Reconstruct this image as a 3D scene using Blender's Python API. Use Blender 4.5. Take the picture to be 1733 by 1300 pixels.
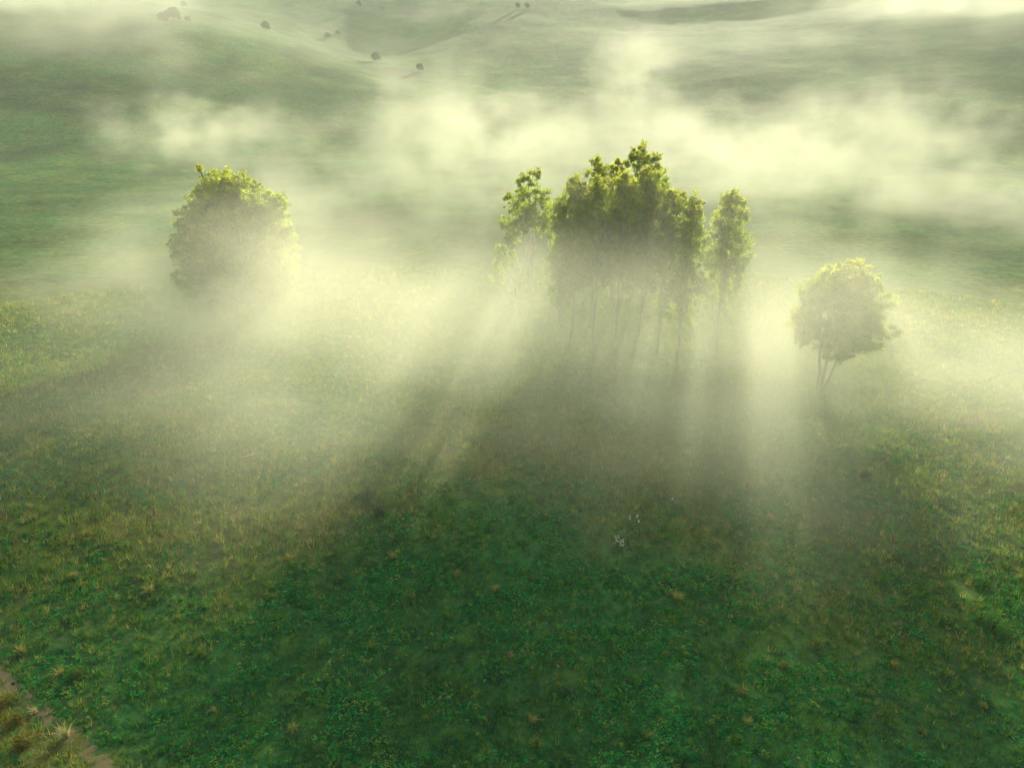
import bpy, math, random
import numpy as np
from math import radians, sin, cos, tan, pi

scene = bpy.context.scene
for _o in list(bpy.data.objects):
    bpy.data.objects.remove(_o)

# ------------------------------------------------------------------ camera
PITCH = radians(23.0)
CAM_Z = 36.0
FPX = 1203.0                      # focal length in pixels of the 1733 px photograph
cam_data = bpy.data.cameras.new("camera")
cam_data.sensor_width = 36.0
cam_data.lens = 36.0 * FPX / 1733.0
cam_data.clip_start = 0.5
cam_data.clip_end = 20000.0
cam = bpy.data.objects.new("camera", cam_data)
cam.location = (0, 0, CAM_Z)
cam.rotation_euler = (pi / 2 - PITCH, 0, 0)
scene.collection.objects.link(cam)
scene.camera = cam

# ------------------------------------------------------------------ sun and sky
def pix_dir(px, py):
    a = (px - 866.5) / FPX
    u = (650.0 - py) / FPX
    return np.array([a, cos(PITCH) + u * sin(PITCH), -sin(PITCH) + u * cos(PITCH)])

sd = pix_dir(1264, -335)          # where the shadow edges meet
sd = sd / np.linalg.norm(sd)
SUN_EL = math.asin(sd[2])
SUN_AZ = math.atan2(sd[0], sd[1])  # clockwise from +Y

world = bpy.data.worlds.new("World")
scene.world = world
world.use_nodes = True
wn = world.node_tree
wn.nodes.clear()
sky = wn.nodes.new("ShaderNodeTexSky")
sky.sky_type = 'NISHITA'
sky.sun_disc = False
sky.sun_elevation = SUN_EL
sky.sun_rotation = SUN_AZ
sky.air_density = 1.0
sky.dust_density = 7.0
sky.ozone_density = 0.0
bg = wn.nodes.new("ShaderNodeBackground")
bg.inputs["Strength"].default_value = 0.08
wo = wn.nodes.new("ShaderNodeOutputWorld")
wn.links.new(sky.outputs[0], bg.inputs["Color"])
wn.links.new(bg.outputs[0], wo.inputs["Surface"])

sun_data = bpy.data.lights.new("sun", 'SUN')
sun_data.energy = 5.0
sun_data.angle = radians(0.5)
sun_data.color = (1.0, 0.92, 0.67)
sun = bpy.data.objects.new("sun", sun_data)
import mathutils
sun.rotation_euler = mathutils.Vector(sd).to_track_quat('Z', 'Y').to_euler()
sun.location = (60, 300, 200)
scene.collection.objects.link(sun)

scene.view_settings.view_transform = 'Standard'
scene.view_settings.look = 'None'
scene.view_settings.exposure = 1.5
scene.view_settings.gamma = 1.0
scene.view_settings.use_curve_mapping = False
scene.render.engine = 'CYCLES'
cy = scene.cycles
cy.max_bounces = 5
cy.diffuse_bounces = 1
cy.glossy_bounces = 1
cy.transmission_bounces = 3
cy.volume_bounces = 3
cy.transparent_max_bounces = 64
cy.volume_max_steps = 256
cy.volume_step_rate = 4.0
cy.use_denoising = True
cy.sample_clamp_indirect = 4.0
cy.use_adaptive_sampling = True
cy.adaptive_threshold = 0.03

# ------------------------------------------------------------------ helpers
RNG = np.random.default_rng(7)
random.seed(7)
COL = scene.collection

def smooth(a, b, t):
    t = np.clip((t - a) / (b - a), 0, 1)
    return t * t * (3 - 2 * t)

def gauss(x, y, cx, cy_, rx, ry):
    return np.exp(-((x - cx) / rx) ** 2 - ((y - cy_) / ry) ** 2)

_tab = np.random.default_rng(3).random((256, 256))
def vnoise(x, y):
    xi = np.floor(x).astype(int); yi = np.floor(y).astype(int)
    fx = x - xi; fy = y - yi
    fx = fx * fx * (3 - 2 * fx); fy = fy * fy * (3 - 2 * fy)
    a = _tab[xi & 255, yi & 255]; b = _tab[(xi + 1) & 255, yi & 255]
    c = _tab[xi & 255, (yi + 1) & 255]; d = _tab[(xi + 1) & 255, (yi + 1) & 255]
    return (a * (1 - fx) + b * fx) * (1 - fy) + (c * (1 - fx) + d * fx) * fy

def fbm(x, y, s, octv=4):
    v = 0.0; amp = 0.5; tot = 0.0
    x = np.asarray(x, float) / s + 11.3; y = np.asarray(y, float) / s + 5.7
    for _ in range(octv):
        v = v + amp * vnoise(x, y); tot += amp
        x = x * 2.03 + 17.1; y = y * 2.03 + 9.2; amp *= 0.5
    return v / tot

def height(x, y):
    x = np.asarray(x, float); y = np.asarray(y, float)
    h = 1.6 * (fbm(x, y, 46, 3) - 0.5) + 0.6 * (fbm(x, y, 9, 3) - 0.5)
    h = h + 2.6 * gauss(x, y, -50, 66, 24, 17) - 1.6 * gauss(x, y, -62, 98, 26, 16)
    h = h + 1.2 * gauss(x, y, 62, 78, 20, 30)
    r = np.hypot(x, y)
    far = np.clip(r - 380, 0, None)
    h = h + 0.25 * far ** 2 / (far + 260) * (1 - 0.25 * smooth(1400, 3200, r))
    h = h + 16 * (fbm(x, y, 210, 2) - 0.45) * smooth(260, 700, r)
    h = h + 45 * gauss(x, y, -360, 650, 210, 200) - 26 * gauss(x, y, -150, 900, 90, 200)
    return h

def ground_at(px, py):
    """the point of the ground seen at a pixel of the photograph"""
    d = pix_dir(px, py)
    t = np.geomspace(10, 4500, 6000)
    g = CAM_Z + d[2] * t - height(d[0] * t, d[1] * t)
    k = int(np.argmax(g < 0)); k = max(k, 1)
    f = g[k - 1] / (g[k - 1] - g[k] + 1e-9)
    tt = t[k - 1] + (t[k] - t[k - 1]) * f
    x, y = d[0] * tt, d[1] * tt
    return float(x), float(y), float(height(x, y))

def on_plane(px, py, yy):
    """the point at depth yy on the ray through a pixel"""
    d = pix_dir(px, py)
    t = yy / d[1]
    return d[0] * t, yy, CAM_Z + d[2] * t

def tag(o, label=None, cat=None, group=None, kind=None):
    if label: o["label"] = label
    if cat: o["category"] = cat
    if group: o["group"] = group
    if kind: o["kind"] = kind
    return o

def mesh_obj(name, verts, faces_n, loops, mat, parent=None, cols=None, smooth_sh=False):
    """verts (n,3); faces all with faces_n corners; loops flat index array; cols per face (m,3)"""
    verts = np.asarray(verts, np.float32); loops = np.asarray(loops, np.int32).ravel()
    me = bpy.data.meshes.new(name)
    nf = len(loops) // faces_n
    me.vertices.add(len(verts)); me.vertices.foreach_set("co", verts.ravel())
    me.loops.add(len(loops)); me.loops.foreach_set("vertex_index", loops)
    me.polygons.add(nf)
    me.polygons.foreach_set("loop_start", np.arange(0, nf * faces_n, faces_n, dtype=np.int32))
    if smooth_sh:
        me.polygons.foreach_set("use_smooth", np.ones(nf, bool))
    if cols is not None:
        at = me.attributes.new("tint", 'FLOAT_COLOR', 'FACE')
        c4 = np.ones((nf, 4), np.float32); c4[:, :3] = cols
        at.data.foreach_set("color", c4.ravel())
    me.update(calc_edges=True)
    me.materials.append(mat)
    o = bpy.data.objects.new(name, me)
    COL.objects.link(o)
    if parent is not None:
        o.parent = parent
    return o

def empty(name, loc):
    o = bpy.data.objects.new(name, None)
    o.empty_display_size = 0.5
    o.location = loc
    COL.objects.link(o)
    return o

class Tubes:
    def __init__(self):
        self.v = []; self.f = []; self.n = 0
    def tube(self, pts, radii, sides=8):
        pts = np.asarray(pts, float)
        k = len(pts)
        tang = np.gradient(pts, axis=0)
        ref = np.array([0.31, 0.95, 0.05])
        for i in range(k):
            t = tang[i] / (np.linalg.norm(tang[i]) + 1e-9)
            if abs(t @ ref) > 0.9: ref2 = np.array([1.0, 0, 0.2])
            else: ref2 = ref
            a = np.cross(t, ref2); a /= np.linalg.norm(a); b = np.cross(t, a)
            for s in range(sides):
                ph = 2 * pi * s / sides
                self.v.append(pts[i] + radii[i] * (cos(ph) * a + sin(ph) * b))
        for i in range(k - 1):
            for s in range(sides):
                p = self.n + i * sides + s; q = self.n + i * sides + (s + 1) % sides
                self.f.append((p, q, q + sides, p + sides))
        self.n += k * sides
    def build(self, name, mat, parent=None):
        return mesh_obj(name, np.array(self.v), 4, np.array(self.f), mat, parent, smooth_sh=True)

# ------------------------------------------------------------------ materials
def new_mat(name):
    m = bpy.data.materials.new(name); m.use_nodes = True
    nt = m.node_tree; nt.nodes.clear()
    out = nt.nodes.new("ShaderNodeOutputMaterial")
    return m, nt, out

def N(nt, typ, **kw):
    n = nt.nodes.new(typ)
    for k, v in kw.items():
        if k.startswith("i_"):
            n.inputs[k[2:].replace("_", " ")].default_value = v
        else:
            setattr(n, k, v)
    return n

def leaf_mat(name, trans=0.45, tr_tint=(1.25, 1.15, 0.55), rough=0.75):
    m, nt, out = new_mat(name)
    at = N(nt, "ShaderNodeAttribute", attribute_name="tint")
    di = N(nt, "ShaderNodeBsdfDiffuse")
    tr = N(nt, "ShaderNodeBsdfTranslucent")
    mu = N(nt, "ShaderNodeMix", data_type='RGBA', blend_type='MULTIPLY')
    mu.inputs[0].default_value = 1.0
    mu.inputs[7].default_value = (*tr_tint, 1)
    mx = N(nt, "ShaderNodeMixShader"); mx.inputs[0].default_value = trans
    nt.links.new(at.outputs["Color"], di.inputs["Color"])
    nt.links.new(at.outputs["Color"], mu.inputs[6])
    nt.links.new(mu.outputs[2], tr.inputs["Color"])
    nt.links.new(di.outputs[0], mx.inputs[1]); nt.links.new(tr.outputs[0], mx.inputs[2])
    nt.links.new(mx.outputs[0], out.inputs["Surface"])
    return m

def bark_mat(name, c1, c2, scale=3.0):
    m, nt, out = new_mat(name)
    tc = N(nt, "ShaderNodeTexCoord")
    mp = N(nt, "ShaderNodeMapping"); mp.inputs["Scale"].default_value = (scale, scale, scale * 0.25)
    no = N(nt, "ShaderNodeTexNoise", i_Scale=1.0, i_Detail=5.0)
    cr = N(nt, "ShaderNodeValToRGB")
    cr.color_ramp.elements[0].position = 0.35; cr.color_ramp.elements[0].color = (*c1, 1)
    cr.color_ramp.elements[1].position = 0.65; cr.color_ramp.elements[1].color = (*c2, 1)
    bs = N(nt, "ShaderNodeBsdfPrincipled", i_Roughness=0.85)
    bp = N(nt, "ShaderNodeBump", i_Strength=0.5, i_Distance=0.04)
    nt.links.new(tc.outputs["Object"], mp.inputs[0]); nt.links.new(mp.outputs[0], no.inputs["Vector"])
    nt.links.new(no.outputs["Fac"], cr.inputs[0]); nt.links.new(cr.outputs[0], bs.inputs["Base Color"])
    nt.links.new(no.outputs["Fac"], bp.inputs["Height"]); nt.links.new(bp.outputs[0], bs.inputs["Normal"])
    nt.links.new(bs.outputs[0], out.inputs["Surface"])
    return m

M_LEAF = leaf_mat("leaf", 0.6, (1.6, 1.6, 0.6))
M_GRASS = leaf_mat("grass_blade", 0.45, (1.2, 1.1, 0.6))
M_HERB = leaf_mat("herb_leaf", 0.35, (1.1, 1.15, 0.6))
M_GUM = bark_mat("gum_bark", (0.45, 0.42, 0.35), (0.74, 0.71, 0.62))
M_FORK = bark_mat("fork_bark", (0.26, 0.25, 0.20), (0.48, 0.46, 0.40))
M_BARK = bark_mat("brown_bark", (0.07, 0.055, 0.04), (0.16, 0.13, 0.10))
M_WOOD = bark_mat("grey_wood", (0.05, 0.045, 0.04), (0.14, 0.12, 0.10), 9)
M_DEAD = bark_mat("bleached_wood", (0.45, 0.42, 0.34), (0.65, 0.62, 0.52), 9)

def ground_mat():
    m, nt, out = new_mat("meadow_ground")
    geo = N(nt, "ShaderNodeNewGeometry")
    at = N(nt, "ShaderNodeAttribute", attribute_name="dry")
    def noise(s, d=6.0, r=0.6):
        n = N(nt, "ShaderNodeTexNoise", i_Scale=s, i_Detail=d, i_Roughness=r)
        nt.links.new(geo.outputs["Position"], n.inputs["Vector"]); return n
    n1 = noise(0.55, 8.0, 0.65); n2 = noise(3.2, 4.0, 0.6); n3 = noise(0.09, 4.0)
    g = N(nt, "ShaderNodeValToRGB")
    e = g.color_ramp.elements
    e[0].position = 0.30; e[0].color = (0.003, 0.050, 0.018, 1)
    e[1].position = 0.72; e[1].color = (0.080, 0.240, 0.045, 1)
    k = e.new(0.5); k.color = (0.018, 0.150, 0.040, 1)
    d = N(nt, "ShaderNodeValToRGB")
    e = d.color_ramp.elements
    e[0].position = 0.30; e[0].color = (0.10, 0.14, 0.034, 1)
    e[1].position = 0.70; e[1].color = (0.33, 0.28, 0.085, 1)
    nt.links.new(n1.outputs["Fac"], g.inputs[0]); nt.links.new(n1.outputs["Fac"], d.inputs[0])
    a = N(nt, "ShaderNodeMath", operation='MULTIPLY_ADD'); a.inputs[1].default_value = 1.5; a.inputs[2].default_value = -0.75
    nt.links.new(n2.outputs["Fac"], a.inputs[0])
    s = N(nt, "ShaderNodeMath", operation='ADD', use_clamp=True)
    nt.links.new(at.outputs["Fac"], s.inputs[0]); nt.links.new(a.outputs[0], s.inputs[1])
    mx = N(nt, "ShaderNodeMix", data_type='RGBA')
    nt.links.new(s.outputs[0], mx.inputs[0]); nt.links.new(g.outputs[0], mx.inputs[6]); nt.links.new(d.outputs[0], mx.inputs[7])
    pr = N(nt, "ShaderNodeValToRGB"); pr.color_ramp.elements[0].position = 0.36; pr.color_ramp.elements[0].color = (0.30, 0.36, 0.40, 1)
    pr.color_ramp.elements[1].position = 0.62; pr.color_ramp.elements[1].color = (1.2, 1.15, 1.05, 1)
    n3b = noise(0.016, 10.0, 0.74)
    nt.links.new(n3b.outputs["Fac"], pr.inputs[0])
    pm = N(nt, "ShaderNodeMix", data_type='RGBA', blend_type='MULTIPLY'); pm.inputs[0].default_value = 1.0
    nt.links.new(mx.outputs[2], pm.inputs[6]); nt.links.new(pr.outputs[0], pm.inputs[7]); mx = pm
    bs = N(nt, "ShaderNodeBsdfPrincipled", i_Roughness=0.95)
    bs.inputs["Specular IOR Level"].default_value = 0.1
    bm = N(nt, "ShaderNodeMath", operation='MULTIPLY_ADD'); bm.inputs[1].default_value = 0.35
    nt.links.new(n2.outputs["Fac"], bm.inputs[0]); nt.links.new(n1.outputs["Fac"], bm.inputs[2])
    bp = N(nt, "ShaderNodeBump", i_Strength=0.8, i_Distance=0.6)
    nt.links.new(bm.outputs[0], bp.inputs["Height"]); nt.links.new(bp.outputs[0], bs.inputs["Normal"])
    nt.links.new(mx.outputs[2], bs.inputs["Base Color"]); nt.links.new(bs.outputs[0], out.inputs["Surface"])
    return m
M_GROUND = ground_mat()

def track_mat(name="dirt_track", c1=(0.08, 0.085, 0.03), c2=(0.20, 0.165, 0.075)):
    m, nt, out = new_mat(name)
    geo = N(nt, "ShaderNodeNewGeometry")
    n = N(nt, "ShaderNodeTexNoise", i_Scale=1.6, i_Detail=7.0, i_Roughness=0.65)
    nt.links.new(geo.outputs["Position"], n.inputs["Vector"])
    c = N(nt, "ShaderNodeValToRGB"); e = c.color_ramp.elements
    e[0].position = 0.36; e[0].color = (*c1, 1)
    e[1].position = 0.66; e[1].color = (*c2, 1)
    bs = N(nt, "ShaderNodeBsdfPrincipled", i_Roughness=0.95)
    bp = N(nt, "ShaderNodeBump", i_Strength=0.6, i_Distance=0.1)
    nt.links.new(n.outputs["Fac"], c.inputs[0]); nt.links.new(c.outputs[0], bs.inputs["Base Color"])
    nt.links.new(n.outputs["Fac"], bp.inputs["Height"]); nt.links.new(bp.outputs[0], bs.inputs["Normal"])
    nt.links.new(bs.outputs[0], out.inputs["Surface"])
    return m
M_TRACK = track_mat()
M_WHEEL = track_mat("worn_grass", (0.02, 0.045, 0.018), (0.06, 0.075, 0.03))

# ------------------------------------------------------------------ ground
CORNER = [ground_at(0, 1145)[:2], ground_at(190, 1300)[:2]]
def corner_side(x, y):
    (x0, y0), (x1, y1) = CORNER
    dx, dy = x1 - x0, y1 - y0
    L = math.hypot(dx, dy)
    return ((x - x0) * dy - (y - y0) * dx) / L      # > 0 on the camera side of the track

def dryness(x, y):
    """how much of the sward is dry straw, 0..1"""
    x = np.asarray(x, float); y = np.asarray(y, float)
    n = fbm(x, y, 17, 4); n2 = fbm(x + 300, y, 5, 3)
    r = np.hypot(x, y)
    d = 0.44 * smooth(42, 62, r + 14 * (n - 0.5)) * (1 - 0.35 * smooth(110, 220, r))
    d = d + 0.40 * gauss(x, y, 4, 66, 16, 9)
    d = d + 0.22 * gauss(x, y, -30, 55, 14, 9)
    d = d + 0.15 * gauss(x, y, 20, 52, 10, 10) + 0.2 * gauss(x, y, 25, 40, 9, 7)
    d = d + 0.6 * smooth(-0.6, 0.8, corner_side(x, y) + 1.5 * (n2 - 0.5)) * (x < -8) * (y < 60)
    d = d * np.clip(0.2 + 1.6 * n, 0, 1.3) + 0.5 * (n2 - 0.55)
    return np.clip(d, 0, 1)

def make_ground():
    u = np.linspace(-1, 1, 460); x = 3600 * np.sinh(5.2 * u) / np.sinh(5.2)
    v = np.linspace(0, 1, 520); y = -160 + 4600 * (np.sinh(4.6 * (v - 0.16)) + np.sinh(4.6 * 0.16)) / (np.sinh(4.6 * 0.84) + np.sinh(4.6 * 0.16))
    X, Y = np.meshgrid(x, y)
    Z = height(X, Y)
    verts = np.stack([X, Y, Z], -1).reshape(-1, 3)
    nx = len(x); ny = len(y)
    i = (np.arange(ny - 1)[:, None] * nx + np.arange(nx - 1)[None]).ravel()
    f = np.stack([i, i + 1, i + 1 + nx, i + nx], -1)
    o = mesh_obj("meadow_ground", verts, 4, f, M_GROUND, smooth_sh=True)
    at = o.data.attributes.new("dry", 'FLOAT', 'POINT')
    at.data.foreach_set("value", dryness(X, Y).ravel().astype(np.float32))
    tag(o, kind="structure")
make_ground()

def track(name, pts, width, lift=0.05, step=1.0, mat=M_TRACK):
    pts = np.array(pts, float)
    seg = np.hypot(*np.diff(pts, axis=0).T); s = np.r_[0, np.cumsum(seg)]
    n = max(8, int(s[-1] / step)); t = np.linspace(0, s[-1], n)
    cx = np.interp(t, s, pts[:, 0]); cyy = np.interp(t, s, pts[:, 1])
    dx = np.gradient(cx); dy = np.gradient(cyy); L = np.hypot(dx, dy)
    wv = width * (0.75 + 0.5 * fbm(t, t * 0 + 3, 3, 3))
    rows = []
    for k in (-1, -0.33, 0.33, 1):
        jit = (fbm(t + 40 * k, t * 0 + 9, 1.6, 3) - 0.5) * width * 0.6 * (abs(k) > 0.5)
        ex = cx - dy / L * (k * wv / 2 + jit); ey = cyy + dx / L * (k * wv / 2 + jit)
        rows.append(np.stack([ex, ey, height(ex, ey) + (lift if abs(k) < 0.5 else -0.06) + 0.10 * (fbm(ex, ey, 0.8, 3) - 0.5)], -1))
    V = np.stack(rows, 1).reshape(-1, 3)
    f = []
    for i in range(n - 1):
        for k in range(3):
            a = i * 4 + k; f.append((a, a + 4, a + 5, a + 1))
    return tag(mesh_obj(name, V, 4, np.array(f), mat, smooth_sh=True), kind="structure")

track("dirt_track", [ground_at(-160, 1010)[:2], ground_at(0, 1148)[:2], ground_at(90, 1222)[:2], ground_at(190, 1305)[:2], ground_at(330, 1420)[:2]], 2.0, 0.004, 0.12)
track("far_track", [ground_at(*p)[:2] for p in ((520, 76), (560, 90), (610, 104), (650, 116), (700, 131))], 2.6, 0.25, 4.0)
for off in (0, 16):
    track("wheel_track", mat=M_WHEEL, pts=[ground_at(p[0] + off, p[1])[:2] for p in ((118, 78), (106, 120), (92, 170), (80, 215), (70, 260), (20, 330), (-40, 380))], width=0.6, lift=-0.02, step=3.0)

# ------------------------------------------------------------------ grass and herbs
def meadow_points(n, rmin, rmax, power, spread=1.1):
    """points over the wedge of meadow before the camera, denser near by"""
    u = RNG.random(n)
    r = (rmin ** power + u * (rmax ** power - rmin ** power)) ** (1 / power)
    a = (RNG.random(n) * 2 - 1) * spread
    return r * np.sin(a), r * np.cos(a)

C_DEEP = np.array([0.003, 0.11, 0.034]); C_MID = np.array([0.022, 0.115, 0.026])
C_YELGREEN = np.array([0.20, 0.40, 0.06]); C_STRAW = np.array([0.46, 0.46, 0.15]); C_RUST = np.array([0.25, 0.21, 0.08])  # first is the yellow-green end of the blade colours, commoner where drier

def grass():
    n = 120000
    x, y = meadow_points(n, 16, 150, 1.15)
    dry = dryness(x, y)
    cl = fbm(x, y, 2.6, 3)
    keep = RNG.random(n) < 0.5 + 1.0 * smooth(0.35, 0.65, cl)
    keep &= ~((np.abs(corner_side(x, y)) < 0.65 * RNG.random(n) ** 0.7) & (x < -8) & (y < 60))
    x, y, dry = x[keep], y[keep], dry[keep]; n = len(x)
    B = 9
    hgt = (0.26 + 0.45 * dry + 0.25 * RNG.random(n)) * (0.7 + 0.6 * RNG.random(n)) * np.where((corner_side(x, y) > -0.5) & (x < -8) & (y < 60), 0.55, 1.0)
    far = np.clip(np.hypot(x, y) / 60, 0.8, 2.2)
    isdry = RNG.random(n) < dry * 0.9
    base = np.where(isdry[:, None], (C_STRAW * 0.55 + np.array([0.15, 0.26, 0.06]) * 0.45 + (C_STRAW - np.array([0.15, 0.26, 0.06])) * 0.4 * RNG.normal(size=(n, 1)).clip(-1, 1)) * (0.6 + 0.6 * RNG.random((n, 1))),
                    C_DEEP + (C_YELGREEN - C_DEEP) * (np.clip(RNG.normal(0.35 + 0.5 * dry, 0.2)[:, None], 0, 1)))
    rust = isdry & (RNG.random(n) < 0.08)
    base[rust] = C_RUST
    X = np.repeat(x, B); Y = np.repeat(y, B); H = np.repeat(hgt, B) * (0.5 + 0.7 * RNG.random(n * B)); F = np.repeat(far, B)
    a = RNG.random(n * B) * 2 * pi
    sp = np.repeat(0.12 + 0.10 * dry, B) * np.sqrt(RNG.random(n * B)) * F
    bx = X + np.cos(a) * sp; by = Y + np.sin(a) * sp
    bz = height(bx, by) - 0.03
    lean = (0.12 + 0.45 * RNG.random(n * B)) * H
    a2 = a + RNG.normal(0, 0.6, n * B)
    w = 0.021 * F * (0.7 + 0.8 * RNG.random(n * B))
    wa = RNG.random(n * B) * 2 * pi
    p0 = np.stack([bx - np.cos(wa) * w, by - np.sin(wa) * w, bz], -1)
    p1 = np.stack([bx + np.cos(wa) * w, by + np.sin(wa) * w, bz], -1)
    p2 = np.stack([bx + np.cos(a2) * lean, by + np.sin(a2) * lean, bz + H], -1)
    V = np.stack([p0, p1, p2], 1).reshape(-1, 3)
    cols = np.repeat(base, B, 0) * (0.75 + 0.5 * RNG.random((n * B, 1)))
    o = mesh_obj("grass", V, 3, np.arange(len(V)), M_GRASS, cols=cols)
    tag(o, "short mixed green and straw coloured grass covering the meadow", "grass", kind="stuff")

def herbs():
    n = 105000
    x, y = meadow_points(n, 16, 120, 1.2)
    dry = dryness(x, y)
    cl = fbm(x + 70, y + 20, 3.4, 4)
    keep = RNG.random(n) < smooth(0.38, 0.66, cl) * (1 - 0.75 * dry)
    x, y, cl = x[keep], y[keep], cl[keep]; n = len(x)
    B = 9
    R = (0.10 + 0.22 * RNG.random(n) ** 2 + 0.18 * smooth(0.5, 0.75, cl))
    col = C_DEEP + (np.array([0.045, 0.34, 0.07]) - C_DEEP) * RNG.random((n, 1)) ** 1.2
    yel = RNG.random(n) < 0.10
    col[yel] = np.array([0.17, 0.31, 0.06])
    X = np.repeat(x, B); Y = np.repeat(y, B); RR = np.repeat(R, B)
    m = n * B
    a = RNG.random(m) * 2 * pi; rr = RR * np.sqrt(RNG.random(m))
    cx = X + np.cos(a) * rr; cyy = Y + np.sin(a) * rr
    cz = height(cx, cyy) + RR * (0.15 + 0.9 * RNG.random(m)) * (1.2 - 0.8 * rr / RR)
    s = (0.045 + 0.06 * RNG.random(m)) * np.clip(np.hypot(X, Y) / 55, 0.8, 1.8)
    V, f = leaf_quads(np.stack([cx, cyy, cz], -1), s * 1.3, s * 0.8, up=0.75)
    cols = np.repeat(col, B, 0) * (0.7 + 0.6 * RNG.random((m, 1)))
    o = mesh_obj("ground_herbs", V, 4, f, M_HERB, cols=cols)
    tag(o, "low leafy green weeds growing all through the meadow grass", "weeds", kind="stuff")

def leaf_quads(c, ln, wd, up=0.0, hang=0.0):
    """a diamond leaf at every point c; up = how far its normal points up, hang = how far it droops"""
    n = len(c)
    nrm = RNG.normal(size=(n, 3)); nrm /= np.linalg.norm(nrm, axis=1)[:, None]
    nrm[:, 2] = np.abs(nrm[:, 2]) if up > 0 else nrm[:, 2]
    nrm = nrm * (1 - up) + np.array([0, 0, 1.0]) * up
    nrm /= np.linalg.norm(nrm, axis=1)[:, None]
    t = RNG.normal(size=(n, 3)) + np.array([0, 0, -1.0]) * hang * 2
    t = t - nrm * (t * nrm).sum(1)[:, None]; t /= np.linalg.norm(t, axis=1)[:, None] + 1e-9
    b = np.cross(nrm, t)
    ln = np.broadcast_to(ln, n)[:, None]; wd = np.broadcast_to(wd, n)[:, None]
    V = np.stack([c - t * ln, c + b * wd, c + t * ln, c - b * wd], 1).reshape(-1, 3)
    return V, np.arange(n * 4)

grass()
herbs()

# ------------------------------------------------------------------ trees
def crown_mesh(lobes, per_m2, leaf, rng, tint_lo, tint_hi, hang=0.5, tip=None):
    """lobes: (cx,cy,cz,rx,ry,rz); leaf clusters over the shells of the lobes"""
    P = []; T = []
    zs = [l[2] + l[5] for l in lobes]; ztop = max(zs); zlo = min(l[2] - l[5] for l in lobes)
    for (cx, cyy, cz, rx, ry, rz) in lobes:
        area = 4 * pi * ((rx * ry) ** 1.6 / 3 + (rx * rz) ** 1.6 / 3 + (ry * rz) ** 1.6 / 3) ** (1 / 1.6)
        nc = max(4, int(area * 0.95))
        d = rng.normal(size=(nc, 3)); d /= np.linalg.norm(d, axis=1)[:, None]
        rad = 0.45 + 0.75 * rng.random(nc) ** 0.7
        c = np.array([cx, cyy, cz]) + d * rad[:, None] * np.array([rx, ry, rz])
        csz = (0.32 + 0.45 * rng.random(nc)) * min(1.0, 0.45 + min(rx, rz) / 3)
        bright = rng.normal(0.45, 0.22, nc)
        nl = max(12, int(per_m2))
        q = rng.normal(size=(nc, nl, 3)); q /= np.linalg.norm(q, axis=2)[..., None]
        q *= rng.random((nc, nl, 1)) ** 0.5
        q = c[:, None] + q * csz[:, None, None] * np.array([1.1, 1.1, 0.85])
        P.append(q.reshape(-1, 3)); T.append(np.repeat(bright, nl))
    P = np.concatenate(P); T = np.concatenate(T)
    s = leaf * (0.7 + 0.6 * rng.random(len(P)))
    global RNG
    keep_rng, RNG = RNG, rng
    V, f = leaf_quads(P, s, s * 0.42, hang=hang)
    RNG = keep_rng
    t = np.clip(T + rng.normal(0, 0.15, len(P)), 0, 1)[:, None]
    cols = np.array(tint_lo) * (1 - t) + np.array(tint_hi) * t
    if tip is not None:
        k = smooth(0.72, 1.0, (P[:, 2] - zlo) / (ztop - zlo)) * (rng.random(len(P)) < 0.5)  # sunlight put into the colour of the upper leaves
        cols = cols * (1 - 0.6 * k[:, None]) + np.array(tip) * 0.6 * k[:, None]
    return V, f, cols

def bent(p0, p1, rng, k=7, wob=0.03):
    p0 = np.array(p0, float); p1 = np.array(p1, float)
    t = np.linspace(0, 1, k)[:, None]
    L = np.linalg.norm(p1 - p0)
    off = np.cumsum(rng.normal(0, wob * L / k, (k, 3)), 0); off -= t * off[-1]; off[:, 2] *= 0.4
    return p0 * (1 - t) + p1 * t + off

GUM_LO = (0.14, 0.24, 0.04); GUM_HI = (0.40, 0.47, 0.08); SUN_TINT = (0.40, 0.33, 0.09)  # last colour paints warm sunlight onto the crown tops

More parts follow.
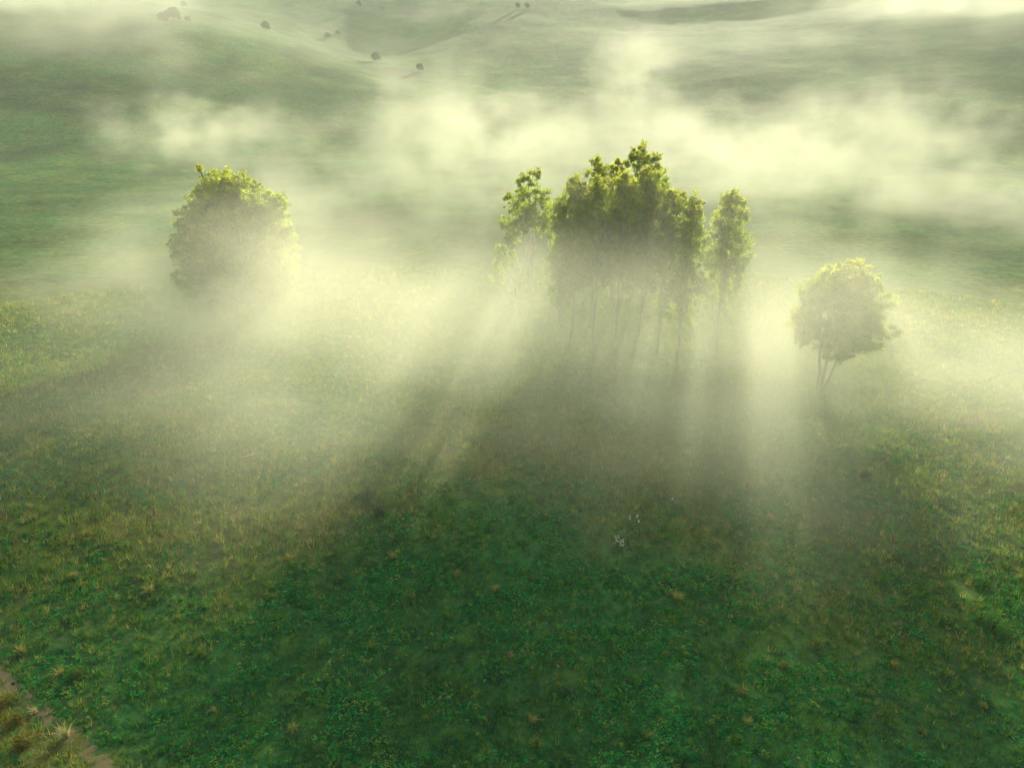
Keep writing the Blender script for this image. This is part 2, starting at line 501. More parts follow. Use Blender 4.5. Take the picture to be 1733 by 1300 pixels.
def gum_tree(name, label, group, top, R, cb, seed, lobes_extra=(), nl=10, lean=0.0, dens=34, stems=1, trunk_r=0.21, loose=1.0):
    rng = np.random.default_rng(seed)
    x, y, ztop = top
    z0 = float(height(x, y))
    H = ztop - z0
    root = empty(name, (x, y, z0)); tag(root, label, "tree", group)
    lobes = []
    for i in range(nl):
        f = (i + 0.5) / nl
        zc = H * (cb + (0.97 - cb) * f)
        prof = (0.62 + 0.75 * math.sin(pi * min(1, 0.18 + 0.74 * f))) * (1.0 if f < 0.8 else (1.0 - (f - 0.8) * 1.6))
        a = i * 2.4 + rng.random() * 1.2
        off = R * 0.52 * prof * loose * (0.6 + 0.6 * rng.random()) * (0.25 if f > 0.9 else 1)
        rr = R * (0.40 + 0.2 * rng.random()) * max(0.55, prof)
        rzv = rr * (1.1 + 0.6 * rng.random())
        zc = min(zc, H - rzv * 0.9)
        lobes.append((math.cos(a) * off, math.sin(a) * off, zc, rr, rr, rzv))
    lobes.append((0, 0, H - R * 0.6, R * 0.5, R * 0.5, R * 0.62))
    lobes += list(lobes_extra)
    V, f, cols = crown_mesh(lobes, dens * 1.25, 0.20, rng, GUM_LO, GUM_HI, 0.7, SUN_TINT)
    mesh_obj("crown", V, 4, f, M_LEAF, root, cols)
    for s in range(stems):
        tb = Tubes()
        p1 = (rng.normal(0, 0.3), rng.normal(0, 0.3), H * 0.9)
        p0 = (lean + s * 0.5 * math.cos(s * 2.1), s * 0.5 * math.sin(s * 2.1), -0.3)
        path = bent(p0, p1, rng, 10, 0.05)
        tb.tube(path, trunk_r * (1 - 0.82 * np.linspace(0, 1, 10)), 8)
        tb.build("trunk", M_GUM, root)
    for l in sorted(lobes, key=lambda l: l[2])[:8]:
        tb = Tubes()
        zf = max(H * 0.18, l[2] - 0.30 * H) / H
        k = min(8.5, max(0.0, zf / 0.9 * 9)); i0 = int(k)
        st = path[i0] * (1 - (k - i0)) + path[i0 + 1] * (k - i0)
        tb.tube(bent(st, l[:3], rng, 6, 0.1), trunk_r * 0.42 * (1 - 0.8 * np.linspace(0, 1, 6)), 6)
        tb.build("limb", M_GUM, root)
    return root

G_CLUMP = "tall gum trees of the central grove"
clump = [
    # px, py of the top, depth, crown radius, crown base
    (978, 297, 100.5, 3.2, 0.36, "bushy gum tree on the shaded flank of the grove, beside its lowest hanging foliage"),
    (1015, 299, 97.5, 2.6, 0.45, "slim gum tree at the front of the grove with bare pale trunk below"),
    (1058, 291, 99.5, 3.0, 0.42, "dense dark gum tree in the middle of the grove front"),
    (1100, 283, 102.5, 3.0, 0.40, "sunlit bright gum tree right before the tallest peak of the grove"),
    (1139, 317, 100.5, 2.9, 0.38, "gum tree between the bright middle and the drooping end tree of the grove"),
    (1174, 331, 98.0, 2.8, 0.20, "gum tree closing the grove, foliage drooping almost to the ground, facing the lone leafy column"),
    (955, 345, 101.5, 2.3, 0.26, "lowest gum tree of the grove, next to the detached open-crowned tree"),
    (1012, 270, 109.5, 2.9, 0.28, "pale misty gum tree behind the grove's front row, first of the rounded tops"),
    (1047, 266, 111.5, 2.8, 0.28, "pale misty round-topped gum tree beside the tallest one"),
    (1081, 241, 112.5, 2.6, 0.28, "tallest gum tree of the grove with a pointed top"),
    (1105, 256, 110.5, 2.5, 0.28, "gum tree pressed against the tallest one, its shoulder sloping down"),
]
for i, (px, py, Y, R, cb, lab) in enumerate(clump):
    gum_tree("gum_tree", lab, G_CLUMP, on_plane(px, py, Y), R, cb, 100 + i)
gum_tree("gum_tree", "leafy columnar tree standing alone just off the grove, foliage nearly to its foot", None,
         on_plane(1243, 323, 103.5), 2.9, 0.30, 140, nl=12, dens=28)
gum_tree("gum_tree", "detached open-crowned gum tree with a round top and visible branches beside the grove", None,
         on_plane(900, 284, 105.5), 2.1, 0.62, 141, nl=8, dens=32,
         lobes_extra=[(-0.7, 0, 18.5, 1.6, 1.6, 1.6), (1.7, 0, 17.6, 0.9, 0.9, 0.8), (-1.9, 0, 16.6, 1.4, 1.4, 1.2), (-2.6, 0.5, 14.6, 1.2, 1.2, 1.1)])
gum_tree("gum_tree", "slender low-branched gum tree leaning out beside the open-crowned one", None,
         on_plane(859, 326, 106.5), 1.35, 0.50, 142, nl=7, dens=30, lean=1.6,
         lobes_extra=[(-1.2, -0.5, 11.5, 1.3, 1.3, 1.8), (-1.5, -0.5, 8.5, 1.0, 1.0, 1.3)])

def broad_tree(name, label, base, lobes, seed, stems, mat_bark, dens=36, leaf=0.24, lo=GUM_LO, hi=GUM_HI, tip=SUN_TINT, tr=0.4):
    rng = np.random.default_rng(seed)
    root = empty(name, base); tag(root, label, "tree")
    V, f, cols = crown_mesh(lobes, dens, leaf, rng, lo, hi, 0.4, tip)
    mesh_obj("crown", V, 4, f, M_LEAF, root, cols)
    for (p0, p1, r) in stems:
        tb = Tubes(); path = bent(p0, p1, rng, 9, 0.06)
        tb.tube(path, r * (1 - 0.75 * np.linspace(0, 1, 9)), 8); tb.build("trunk", mat_bark, root)
    for l in lobes[:14]:
        p0, p1, r = stems[int(rng.integers(len(stems)))]
        p0 = np.array(p0); p1 = np.array(p1)
        k = 0.35 + 0.4 * rng.random()
        tb = Tubes(); tb.tube(bent(p0 + (p1 - p0) * k, l[:3], rng, 6, 0.1), r * 0.4 * (1 - 0.8 * np.linspace(0, 1, 6)), 6)
        tb.build("limb", mat_bark, root)
    return root

def dome_lobes(R, H, n, rng, low=0.25, sz=0.30, squash=0.9, cut=0.40):
    L = []
    for i in range(n):
        f = (i + 0.5) / n
        cz = 1 - f * (1 + cut)
        a = i * 2.39996
        r = math.sqrt(max(0.02, 1 - min(1, abs(cz)) ** 2))
        s = R * sz * (0.8 + 0.5 * rng.random())
        zc = H * low + (H * (1 - low)) * max(-cut, cz) * 0.86
        L.append((math.cos(a) * r * (R - s * 0.7), math.sin(a) * r * (R - s * 0.7), min(zc, H - s * squash), s, s, s * squash))
    return L

# the great dome-shaped tree
DY = 111.0
tx, ty, tz = on_plane(380, 290, DY); bz = float(height(tx, ty)); Hd = tz - bz
rg = np.random.default_rng(5)
dl = dome_lobes(8.8, Hd, 46, rg, 0.40, 0.27)
dl += [(0, 0, Hd * 0.55, 5.5, 5.5, Hd * 0.30)]
sx, sy_, sz_ = on_plane(462, 326, DY + 1)
dl += [(sx - tx, 1, sz_ - bz - 1.6, 1.7, 1.7, 1.6), (sx - tx + 0.8, 0.5, sz_ - bz - 4.6, 1.6, 1.6, 2.0), (sx - tx - 1.6, 0, sz_ - bz - 3.4, 1.9, 1.9, 1.8)]
sx, sy_, sz_ = on_plane(338, 281, DY)
dl += [(sx - tx, 0, sz_ - bz - 0.5, 0.42, 0.42, 0.5)]
broad_tree("dome_tree", "broad dome-shaped tree rising out of thick mist, sunlit along its crown", (tx, ty, bz), dl, 11,
           [((0, 0, -0.4), (0.4, 0, Hd * 0.7), 0.6), ((0.4, 0.3, -0.4), (sx - tx, 0, sz_ - bz - 0.6), 0.35)], M_BARK, 42, 0.21)

# the round tree with forked pale stems
rx_, ry_, rz_ = ground_at(1385, 668)
RY = ry_
tx, ty, tz = on_plane(1434, 441, RY + 0.5); Hr = tz - rz_
cxo = tx - rx_
rg = np.random.default_rng(9)
rl = [(l[0] + cxo, l[1], l[2], l[3], l[4], l[5]) for l in dome_lobes(5.1, Hr, 30, rg, 0.50, 0.27, 0.9, 0.2)]
for (px, py, s) in ((1372, 500, 1.4), (1352, 532, 1.1), (1408, 470, 1.3), (1490, 505, 1.3), (1497, 555, 1.0)):
    q = on_plane(px, py, RY); rl.append((q[0] - rx_, rg.normal(0, 1.0), q[2] - rz_, s, s, s * 0.85))
broad_tree("round_tree", "round-crowned tree on forked leaning pale stems, its shadow falling on weedy grass", (rx_, ry_, rz_), rl, 12,
           [((0, 0, -0.3), (cxo - 2.4, 0, Hr * 0.72), 0.24), ((0.15, 0.2, -0.3), (cxo + 0.2, 0, Hr * 0.8), 0.26), ((0.3, -0.1, -0.3), (cxo + 2.2, 0.5, Hr * 0.66), 0.2)],
           M_FORK, 42, 0.20)

# small trees far across the valley
far_trees = [
    (277, 38, 7, "far small tree, the smaller of the pair on the misty hillside"),
    (295, 37, 10, "far dark round tree, the larger of the pair on the misty hillside"),
    (318, 36, 4, "tiny far bush beside the pair of trees on the misty hillside"),
    (312, 12, 5, "faint tree high up the misty hillside above the pair"),
    (450, 51, 7, "lone far flat-crowned tree on the open hillside between pair and valley"),
    (555, 66, 7, "far tree standing at the foot of the hill near the pale track's upper end"),
    (572, 58, 5, "small far tree behind the one at the pale track's upper end"),
    (637, 104, 8, "far dark tree standing beside the pale track, taller than its neighbours"),
    (711, 120, 6, "small far tree at the lower end of the pale track, before the mist bank"),
    (608, 10, 7, "far tree in the blue valley behind the hill"),
    (648, 18, 5, "small far tree in the blue valley, beside the taller one"),
    (876, 13, 6, "tiny tree at the far field, one of two dots"),
    (892, 13, 6, "tiny tree at the far field, one of two dots"),
]
for i, (px, py, hh, lab) in enumerate(far_trees):
    x, y, z = ground_at(px, py)
    rng = np.random.default_rng(300 + i)
    root = empty("far_tree", (x, y, z)); tag(root, lab, "tree", "small trees far across the valley" )
    hh = hh * 1.05
    L = dome_lobes(hh * 0.48, hh, 9, rng, 0.5, 0.42, 0.85)
    V, f, cols = crown_mesh(L, 16, 0.5, rng, (0.04, 0.09, 0.03), (0.08, 0.14, 0.04), 0.2)
    mesh_obj("crown", V, 4, f, M_LEAF, root, cols)
    tb = Tubes(); tb.tube(bent((0, 0, -0.5), (0, 0, hh * 0.6), rng, 6, 0.05), hh * 0.035 * (1 - 0.6 * np.linspace(0, 1, 6)), 6)
    tb.build("trunk", M_BARK, root)

# ------------------------------------------------------------------ tussocks, shrubs, flowers and odd things in the meadow
def tussock(px, py, size, col, label, group=None, seed=0):
    rng = np.random.default_rng(500 + seed)
    x, y, z = ground_at(px, py)
    size *= 0.6 + 0.45 * rng.random(); n = int(45 + 60 * rng.random()); lx, ly = rng.normal(0, 0.25, 2)
    a = rng.random(n) * 2 * pi; tilt = 0.15 + 0.95 * rng.random(n) ** 1.2
    L = size * (0.6 + 0.5 * rng.random(n))
    b = 0.14 * size * np.sqrt(rng.random(n))
    w = 0.018 + 0.012 * rng.random(n)
    base = np.stack([np.cos(a) * b, np.sin(a) * b, np.full(n, -0.05)], -1)
    mid = base + np.stack([np.cos(a) * np.sin(tilt * 0.6) * L * 0.6, np.sin(a) * np.sin(tilt * 0.6) * L * 0.6, np.cos(tilt * 0.6) * L * 0.6], -1)
    tip = mid + np.stack([np.cos(a) * np.sin(tilt * 1.5) * L * 0.45, np.sin(a) * np.sin(tilt * 1.5) * L * 0.45, np.cos(tilt * 1.5) * L * 0.45], -1)
    mid[:, :2] += np.array([lx, ly]) * size * 0.4; tip[:, :2] += np.array([lx, ly]) * size
    wa = rng.random(n) * pi
    sd_ = np.stack([np.cos(wa) * w, np.sin(wa) * w, 0 * w], -1)
    V = np.stack([base - sd_, base + sd_, mid + sd_ * 0.8, mid - sd_ * 0.8, tip + sd_ * 0.15, tip - sd_ * 0.15], 1).reshape(-1, 3)
    k = np.arange(n)[:, None] * 6
    f = np.concatenate([k + np.array([0, 1, 2, 3]), k + np.array([3, 2, 4, 5])])
    c = np.array(col) * (0.6 + 0.7 * rng.random((n, 1)))
    o = mesh_obj("grass_tussock", V, 4, f, M_GRASS, None, np.concatenate([c, c]))
    o.location = (x, y, z)
    return tag(o, label, "tussock", group)

STRAW = (0.33, 0.38, 0.13); PALE = (0.45, 0.46, 0.26); OLIVE = (0.20, 0.31, 0.075)
G_T = "tussocks scattered over the meadow"
L_ST = "straw yellow tuft of dry grass standing in the green meadow"
L_OL = "olive green tuft of long grass standing in the meadow"
tus = [(38, 1108, 0.95, 0), (254, 1003, 0.9, 0), (498, 1234, 0.9, 0), (363, 1204, 0.5, 0), (557, 940, 0.8, 0),
       (490, 947, 0.9, 0), (460, 1012, 0.7, 0), (771, 977, 0.7, 0), (900, 1223, 0.6, 0),
       (908, 1263, 0.8, 1), (1004, 940, 0.8, 1), (1111, 914, 1.0, 1), (631, 1098, 0.8, 1), (665, 944, 0.9, 0), (1144, 1016, 0.9, 0),
       (1258, 1172, 0.9, 0), (1265, 1228, 0.9, 0), (1381, 1090, 0.8, 1), (1511, 1129, 0.8, 0), (1473, 1175, 0.8, 1), (1588, 994, 0.8, 0),
       (1219, 926, 0.9, 0), (1669, 1198, 0.7, 0), (1635, 1102, 0.7, 0), (429, 962, 1.0, 1), (1560, 1240, 0.5, 1), (1090, 1250, 0.9, 1),
       (150, 905, 0.9, 0), (60, 880, 0.9, 0), (230, 880, 0.8, 0), (330, 930, 0.8, 1), (120, 980, 0.8, 0), (20, 1000, 0.8, 0), (300, 1050, 0.6, 1),
       (1300, 880, 0.9, 0), (1240, 980, 0.8, 1), (1420, 1010, 0.7, 0), (1330, 1130, 0.7, 1), (1130, 1110, 0.5, 1), (990, 1080, 0.45, 1),
       (1010, 1160, 0.4, 1), (700, 1010, 0.6, 1), (840, 1000, 0.5, 0), (950, 990, 0.5, 1), (1060, 1010, 0.5, 1), (720, 1220, 0.5, 1)]
def spot(px, py):
    if px < 600: return "on the sunlit slope below the fence posts" if py < 1020 else "in the green near the dirt track"
    if px < 1170: return "in the deep green shade of the grove"
    if px < 1400: return "in the lit strip beside the grove shade"
    return "around the round tree shade"
for i, (px, py, s, k) in enumerate(tus):
    w = ("tall " if s >= 0.9 else "small " if s <= 0.6 else "") + ("straw yellow tuft of dry grass" if k == 0 else "olive green tuft of long grass")
    tussock(px, py, s, STRAW if k == 0 else OLIVE, w + " " + spot(px, py), "grass tufts " + spot(px, py), i)
tussock(102, 1141, 0.95, STRAW, "straw tuft with long upright blades beside the pale leafy weed near the dirt track", None, 70)
tussock(112, 1248, 1.15, PALE, "large pale grey-green tussock spilling over the narrow dirt track", None, 71)
tussock(60, 1206, 0.6, PALE, "small pale tussock at the verge where the dirt track enters the dry grass", None, 72)
tussock(861, 1110, 0.55, (0.45, 0.42, 0.22), "upright cream-coloured dry tuft alone in the dark green shadow", None, 73)

def shrub(px, py, R, H, col, label, seed, group=None):
    rng = np.random.default_rng(700 + seed)
    x, y, z = ground_at(px, py)
    root = empty("meadow_shrub", (x, y, z)); tag(root, label, "shrub", group)
    lobes = []
    for i in range(6):
        a = i * 2.4 + rng.random(); o = R * 0.6 * rng.random() ** 0.5; s = R * (0.32 + 0.2 * rng.random())
        lobes.append((math.cos(a) * o, math.sin(a) * o, H * (0.35 + 0.4 * rng.random()), s, s, H * 0.38))
    V, f, cols = crown_mesh(lobes, 20, 0.085, rng, np.array(col) * 0.55, np.array(col) * 1.2, 0.1)
    mesh_obj("foliage", V, 4, f, M_HERB, root, cols)
    for i in range(4):
        tb = Tubes(); l = lobes[i]
        tb.tube(bent((rng.normal(0, 0.06), rng.normal(0, 0.06), -0.05), l[:3], rng, 5, 0.1), 0.022 * (1 - 0.7 * np.linspace(0, 1, 5)), 5)
        tb.build("stem", M_BARK, root)
    return root
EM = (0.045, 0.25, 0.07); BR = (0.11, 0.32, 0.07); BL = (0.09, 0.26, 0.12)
G_S = "low shrubs in the meadow"
shr = [(1672, 1056, 1.0, 0.9, BR, "largest bright green shrub, rounded, in thin mist on dewy grass"),
       (1700, 1074, 0.8, 0.7, BR, "second rounded bright shrub touching the largest one"),
       (1658, 990, 0.8, 0.6, BR, "bright spreading shrub just beyond the two largest rounded ones"),
       (1527, 950, 0.8, 0.7, EM, "single emerald shrub at the edge of the round tree's shadow"),
       (1438, 863, 0.9, 0.7, BL, "blue-green shrub at the shadow's sunny edge, nearer than the dark pair"),
       (1600, 850, 1.2, 0.8, BL, "blue-green spreading shrub in sunlit mist beside the round tree's shadow"),
       (1446, 1206, 0.8, 0.5, EM, "emerald shrub deep in the dark grass below the straw tufts"),
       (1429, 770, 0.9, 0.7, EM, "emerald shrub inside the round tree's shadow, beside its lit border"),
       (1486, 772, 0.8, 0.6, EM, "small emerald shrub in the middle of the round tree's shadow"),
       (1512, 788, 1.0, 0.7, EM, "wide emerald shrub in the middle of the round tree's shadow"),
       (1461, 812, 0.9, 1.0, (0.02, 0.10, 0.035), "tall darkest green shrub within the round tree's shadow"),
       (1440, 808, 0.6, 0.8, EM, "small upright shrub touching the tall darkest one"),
       (135, 1144, 0.40, 0.5, (0.12, 0.22, 0.06), "pale yellow-green leafy weed beside a straw tuft near the dirt track"),
       (495, 960, 0.5, 0.5, BR, "bright green leafy clump among straw tufts at the shadow's border"),
       (961, 1172, 0.5, 0.35, BL, "pale green flat rosette in the dark open shadow"),
       (1154, 1280, 0.6, 0.5, EM, "emerald clump at the foot of the dark grass, near olive tufts"),
       (1077, 1246, 0.6, 0.6, EM, "feathery emerald clump beside an olive tuft in the dark grass"),
       (613, 850, 1.0, 0.8, (0.02, 0.11, 0.035), "dark green clump standing in for the cast shadow of the detached trees"),  # dark clumps put where the detached gum trees' shadow falls
       (640, 872, 0.8, 0.6, (0.02, 0.11, 0.035), "small dark shrub beside the one at the light shaft")]
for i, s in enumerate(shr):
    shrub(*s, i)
# leafy scrub in the near sunlit corner
for i, (px, py, R) in enumerate(((22, 1228, 0.6), (40, 1262, 0.5), (8, 1196, 0.5))):
    shrub(px, py, R, 0.6, (0.22, 0.22, 0.05), "yellow-green leafy scrub on the dry ground across the dirt track", 40 + i, "yellow-green scrub across the dirt track")

m_fl, nt, out = new_mat("white_petal")
b_ = N(nt, "ShaderNodeBsdfPrincipled", i_Roughness=0.7); b_.inputs["Base Color"].default_value = (0.72, 0.70, 0.60, 1)
nt.links.new(b_.outputs[0], out.inputs["Surface"])
m_st, nt, out = new_mat("green_stem")
b_ = N(nt, "ShaderNodeBsdfPrincipled", i_Roughness=0.7); b_.inputs["Base Color"].default_value = (0.06, 0.14, 0.04, 1)
nt.links.new(b_.outputs[0], out.inputs["Surface"])

def flower(px, py, H, headr, headh, label, seed, group):
    rng = np.random.default_rng(900 + seed)
    x, y, z = ground_at(px, py)
    root = empty("white_flower", (x, y, z)); tag(root, label, "flower", group)
    tb = Tubes(); tb.tube(bent((0, 0, -0.05), (rng.normal(0, 0.06), rng.normal(0, 0.06), H), rng, 6, 0.03), np.full(6, 0.016), 5)
    tb.build("stem", m_st, root)
    n = 46
    t = rng.random(n); a = rng.random(n) * 2 * pi
    r = headr * np.sqrt(rng.random(n)) * (0.5 + 0.8 * np.sin(pi * np.clip(t, 0.05, 0.95)))
    c = np.stack([np.cos(a) * r, np.sin(a) * r, H - headh * 0.3 + headh * t], -1)
    V, f = leaf_quads(c, 0.045, 0.04, up=0.2)
    tag(mesh_obj("flower_head", V, 4, f, m_fl, root), kind="stuff")
    for s in range(5):
        V, f = leaf_quads(np.stack([rng.normal(0, 0.08, 4), rng.normal(0, 0.08, 4), np.full(4, 0.1 + 0.1 * s) * H], -1), 0.12, 0.04, up=0.4)
        mesh_obj("leaf", V, 4, f, M_HERB, root, np.tile(np.array([[0.04, 0.15, 0.04]]), (4, 1)))
flower(1043, 932, 1.0, 0.20, 0.75, "taller white flowering spike of the close pair in the meadow", 1, "white flowers in the meadow")
flower(1052, 936, 0.9, 0.22, 0.65, "shorter white flowering spike of the close pair, its head leaning", 2, "white flowers in the meadow")
flower(1065, 891, 0.8, 0.05, 0.5, "thin white flower spike beside two small white heads", 3, "white flowers in the meadow")
flower(1077, 890, 0.9, 0.08, 0.35, "small white flower head next to the thin white spike", 4, "white flowers in the meadow")
flower(1080, 895, 0.7, 0.07, 0.25, "lowest small white flower head beside the thin white spike", 5, "white flowers in the meadow")
flower(1137, 858, 0.8, 0.07, 0.3, "single white flower head alone at the sunlit strip's edge", 6, "white flowers in the meadow")

def stick(name, cat, label, p0px, p1, r, mat, k=6, fork=True):
    x, y, z = ground_at(*p0px)
    rng = np.random.default_rng(int(px + 37 * p0px[0]))
    tb = Tubes(); path = bent((0, 0, -0.15), p1, rng, k, 0.05)
    tb.tube(path, r * (1 - 0.6 * np.linspace(0, 1, k)), 6)
    if fork:
        q = path[k // 2]
        tb.tube(bent(q, q + np.array([0.3 * p1[0] + 0.25, 0.2, 0.25]), rng, 4, 0.05), r * 0.5 * (1 - 0.6 * np.linspace(0, 1, 4)), 5)
    o = tb.build(name, mat); o.location = (x, y, z)
    return tag(o, label, cat)
stick("fence_post", "post", "dark leaning wooden fence post on the grassy rise", (138, 682), (-0.35, 0.1, 1.35), 0.10, M_WOOD, 5, False)
stick("fence_post", "post", "short dark wooden fence post farther along the grassy rise from the leaning one", (28, 714), (0.05, 0, 1.0), 0.09, M_WOOD, 5, False)
stick("fallen_branch", "branch", "pale fallen branch lying flat on the open green slope", (402, 774), (1.7, 0.15, 0.25), 0.06, M_DEAD)
stick("dead_sapling", "dead sapling", "tall pale dead sapling leaning over the sunlit misty grass", (1684, 805), (0.75, 0.1, 2.0), 0.05, M_DEAD)
stick("dead_twig", "twig", "small pale dead twig standing among emerald shrubs in tree shadow", (1518, 811), (0.25, 0, 0.5), 0.035, M_DEAD)

# ------------------------------------------------------------------ mist and haze
class GN:
    def __init__(self, name):
        self.t = bpy.data.node_groups.new(name, 'GeometryNodeTree')
        self.t.interface.new_socket("Geometry", in_out='OUTPUT', socket_type='NodeSocketGeometry')
        self.out = self.t.nodes.new("NodeGroupOutput")
    def n(self, typ, **kw):
        n = self.t.nodes.new(typ)
        for k, v in kw.items(): setattr(n, k, v)
        return n
    def put(self, node, idx, val):
        if hasattr(val, "links") or isinstance(val, bpy.types.NodeSocket):
            self.t.links.new(val, node.inputs[idx])
        else:
            node.inputs[idx].default_value = val
    def m(self, op, a, b=None, c=None, clamp=False):
        n = self.n("ShaderNodeMath", operation=op, use_clamp=clamp)
        self.put(n, 0, a)
        if b is not None: self.put(n, 1, b)
        if c is not None: self.put(n, 2, c)
        return n.outputs[0]
    def v(self, op, a, b=None, c=None):
        n = self.n("ShaderNodeVectorMath", operation=op)
        self.put(n, 0, a)
        if b is not None: self.put(n, 1, b)
        if c is not None: self.put(n, 2, c)
        return n.outputs["Value"] if op in ('DOT_PRODUCT', 'LENGTH') else n.outputs[0]
    def noise(self, vec, scale, detail, rough=0.55):
        n = self.n("ShaderNodeTexNoise")
        self.t.links.new(vec, n.inputs["Vector"])
        n.inputs["Scale"].default_value = scale; n.inputs["Detail"].default_value = detail; n.inputs["Roughness"].default_value = rough
        return n
    def ramp(self, x, a, b, c, d):
        n = self.n("ShaderNodeMapRange", interpolation_type='SMOOTHSTEP')
        self.t.links.new(x, n.inputs["Value"])
        for k, v in zip(("From Min", "From Max", "To Min", "To Max"), (a, b, c, d)):
            n.inputs[k].default_value = v
        return n.outputs["Result"]

def mist_mat(name, dens, g, col):
    m, nt, out = new_mat(name)
    pv = N(nt, "ShaderNodeVolumePrincipled")
    pv.inputs["Color"].default_value = (*col, 1)
    pv.inputs["Anisotropy"].default_value = g
    pv.inputs["Density"].default_value = dens
    nt.links.new(pv.outputs[0], out.inputs["Volume"])
    return m

def mist(name, label, blobs, lo, hi, voxel, dens, warp, wscale, nscale, step, g=0.14, floor=0.15, mn=0.20, near_mn=0.55, near_k=0.85, col=(0.955, 0.985, 0.84)):
    G = GN(name + "_field")
    pos = G.n("GeometryNodeInputPosition").outputs[0]
    wn_ = G.noise(pos, wscale, 2.0).outputs["Color"]
    w = G.v('MULTIPLY_ADD', G.v('SUBTRACT', wn_, (0.5, 0.5, 0.5)), warp, pos)
    tot = None
    for (cx, cyy, cz, rx, ry, rz, a) in blobs:
        d = G.v('MULTIPLY', G.v('SUBTRACT', w, (cx, cyy, cz)), (1 / rx, 1 / ry, 1 / rz))
        q = G.v('DOT_PRODUCT', d, d)
        e = G.m('EXPONENT', G.m('MULTIPLY', q, -1.0))
        e = G.m('MULTIPLY', e, a)
        tot = e if tot is None else G.m('ADD', tot, e)
    nv = G.v('MULTIPLY', pos, nscale)
    nf = G.noise(nv, 1.0, 7.0, 0.64).outputs[0]
    sx = G.n("ShaderNodeSeparateXYZ"); G.t.links.new(pos, sx.inputs[0])
    lo_ = G.ramp(sx.outputs[1], 115, 165, near_mn, mn)      # smoother veil over the near meadow, torn wisps behind
    t01 = G.ramp(nf, 0.36, 0.64, 0.0, 1.0)
    fac = G.m('ADD', lo_, G.m('MULTIPLY', t01, G.m('SUBTRACT', 1.6, lo_)))
    fac = G.m('MULTIPLY', fac, G.ramp(sx.outputs[1], 115, 165, near_k, 1.0))
    den = G.m('MULTIPLY', tot, fac)
    den = G.m('MAXIMUM', G.m('SUBTRACT', den, floor), 0.0)
    vc = G.n("GeometryNodeVolumeCube")
    G.t.links.new(den, vc.inputs["Density"])
    vc.inputs["Min"].default_value = lo; vc.inputs["Max"].default_value = hi
    for k, i in (("Resolution X", 0), ("Resolution Y", 1), ("Resolution Z", 2)):
        vc.inputs[k].default_value = max(4, int((hi[i] - lo[i]) / (voxel if i < 2 else voxel * 0.8)))
    sm = G.n("GeometryNodeSetMaterial")
    mat = mist_mat(name, dens, g, col)
    sm.inputs["Material"].default_value = mat
    G.t.links.new(vc.outputs[0], sm.inputs[0]); G.t.links.new(sm.outputs[0], G.out.inputs[0])
    vol = bpy.data.volumes.new(name)
    vol.materials.append(mat)
    vol.render.step_size = step
    o = bpy.data.objects.new(name, vol)
    COL.objects.link(o)
    md = o.modifiers.new("mist", 'NODES'); md.node_group = G.t
    return tag(o, label, "mist", kind="stuff")

def gp(px, py, z):
    d = pix_dir(px, py); t = (CAM_Z - z) / -d[2]
    return d[0] * t, d[1] * t

NB = []
def nb(px, py, Y, rx, ry, rz, a):
    NB.append((*on_plane(px, py, Y), rx, ry, rz, a))
# low blanket over the bottom of the meadow, then thicker wreaths
NB += [(6, 83, 1, 58, 27, 12, 0.95), (0, 205, 0, 190, 55, 9, 0.30), (-26, 66, 0, 32, 15, 8, 0.66), (21, 62, 0, 12, 16, 8, 0.75),
       (62, 76, 0, 22, 18, 8, 0.85), (58, 58, 0, 16, 13, 6, 0.45), (4, 67, 14, 46, 16, 8, 0.66)]
# wreaths close round the trees
nb(790, 560, 90, 15, 12, 8, 0.40)
nb(1060, 410, 94, 20, 6, 11, 0.95)
nb(1240, 440, 97, 8, 7, 11, 0.60)
nb(880, 420, 99, 9, 6, 9, 0.35)
nb(1300, 640, 80, 11, 14, 8, 0.40)
nb(1430, 540, 73, 10, 6, 8, 1.5)
nb(375, 480, 101, 20, 8, 9, 1.7)
nb(390, 410, 88, 16, 9, 8, 0.75)
nb(300, 490, 103, 12, 7, 6, 0.6)
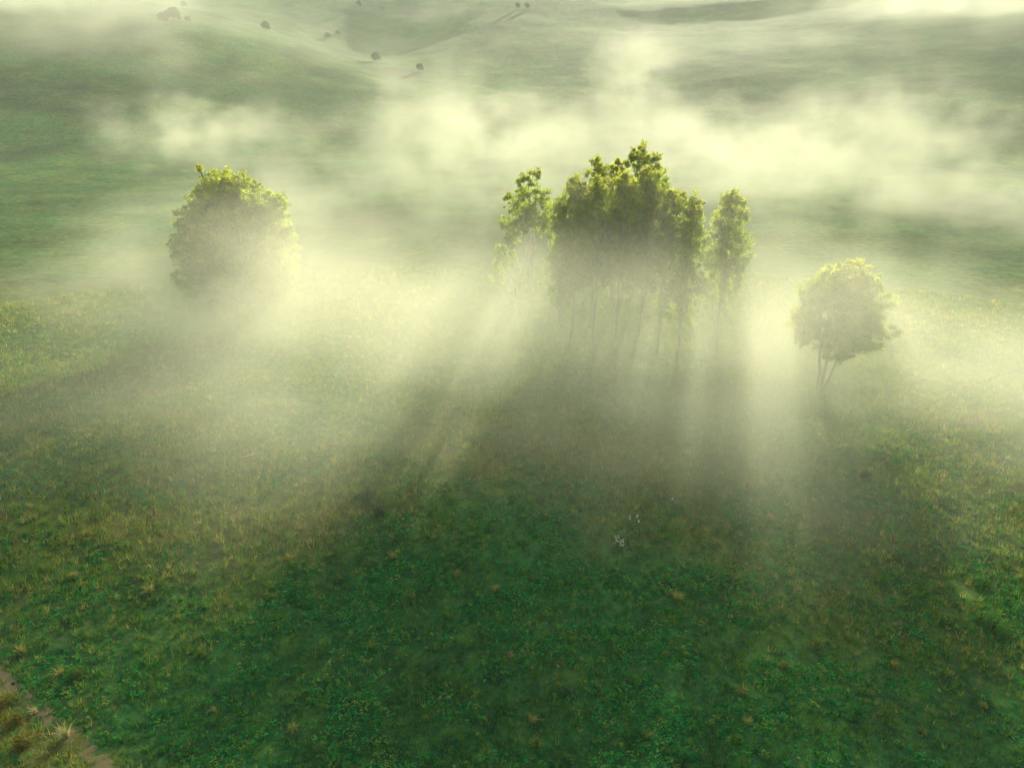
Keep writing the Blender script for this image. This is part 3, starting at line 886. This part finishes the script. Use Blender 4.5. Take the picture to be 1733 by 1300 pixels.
# the bright bank behind the grove
nb(745, 200, 265, 32, 34, 19, 0.55)
nb(850, 250, 240, 40, 40, 13, 0.29)
nb(1000, 250, 250, 44, 40, 14, 0.29)
nb(1150, 250, 250, 44, 40, 14, 0.29)
nb(1320, 255, 245, 40, 40, 13, 0.29)
nb(1510, 215, 265, 38, 34, 19, 0.55)
nb(560, 310, 190, 34, 30, 11, 0.45)
nb(1080, 140, 320, 18, 26, 20, 0.80)
nb(330, 225, 290, 40, 30, 14, 0.65)
nb(1660, 330, 190, 40, 30, 10, 0.5)
mist("mist", "thick low mist drifting round the trees of the meadow", NB, (-230, 26, -4), (230, 420, 66), 1.35, 0.030, (18, 18, 12), 0.05, (0.058, 0.058, 0.072), 4.0)

FB = []
def fb(px, py, up, rx, ry, rz, a):
    x, y, z = ground_at(px, py); FB.append((x, y, z + up, rx, ry, rz, a))
for k in range(9):
    fb(-100 + 240 * k, 90, 6, 150, 110, 18, 0.36)
_fr = np.random.default_rng(21)
for k in range(16):
    fb(_fr.uniform(0, 1733), _fr.uniform(15, 130), 5, _fr.uniform(30, 80), _fr.uniform(25, 50), _fr.uniform(9, 17), _fr.uniform(1.0, 2.6))
fb(130, 95, 8, 60, 50, 15, 2.6)
fb(520, 225, 6, 50, 30, 12, 1.6)
fb(330, 140, 6, 60, 40, 13, 2.0)
fb(20, 30, 16, 110, 70, 28, 11.0)
fb(1560, 26, 12, 70, 50, 18, 9.0)
fb(1700, 24, 14, 100, 60, 26, 14.0)
fb(1080, 110, 8, 40, 40, 20, 2.0)
#print("FAR", [tuple(round(v) for v in q[:3]) for q in FB[-8:]])
mist("far_mist", "pale mist patches hanging over the far valley and hillside", FB, (-900, 415, -6), (1000, 1500, 260), 9.0, 0.0010, (60, 60, 20), 0.011, (0.024, 0.024, 0.03), 22.0, g=0.2, col=(0.95, 0.98, 0.86), mn=0.05)

hm = mist_mat("haze", 0.00022, 0.1, (0.84, 0.94, 0.92))
for nme in ("Density Attribute",):
    hm.node_tree.nodes["Principled Volume"].inputs[nme].default_value = ""
hv = np.array([(sx_, sy2, sz2) for sx_ in (-3800, 3800) for sy2 in (-240, 4700) for sz2 in (-40, 700)], float)
hf = [(0, 1, 3, 2), (4, 6, 7, 5), (0, 4, 5, 1), (2, 3, 7, 6), (0, 2, 6, 4), (1, 5, 7, 3)]
haze = mesh_obj("haze", hv, 4, np.array(hf), hm)
tag(haze, "thin even haze filling the air of the whole valley", "haze", kind="stuff")
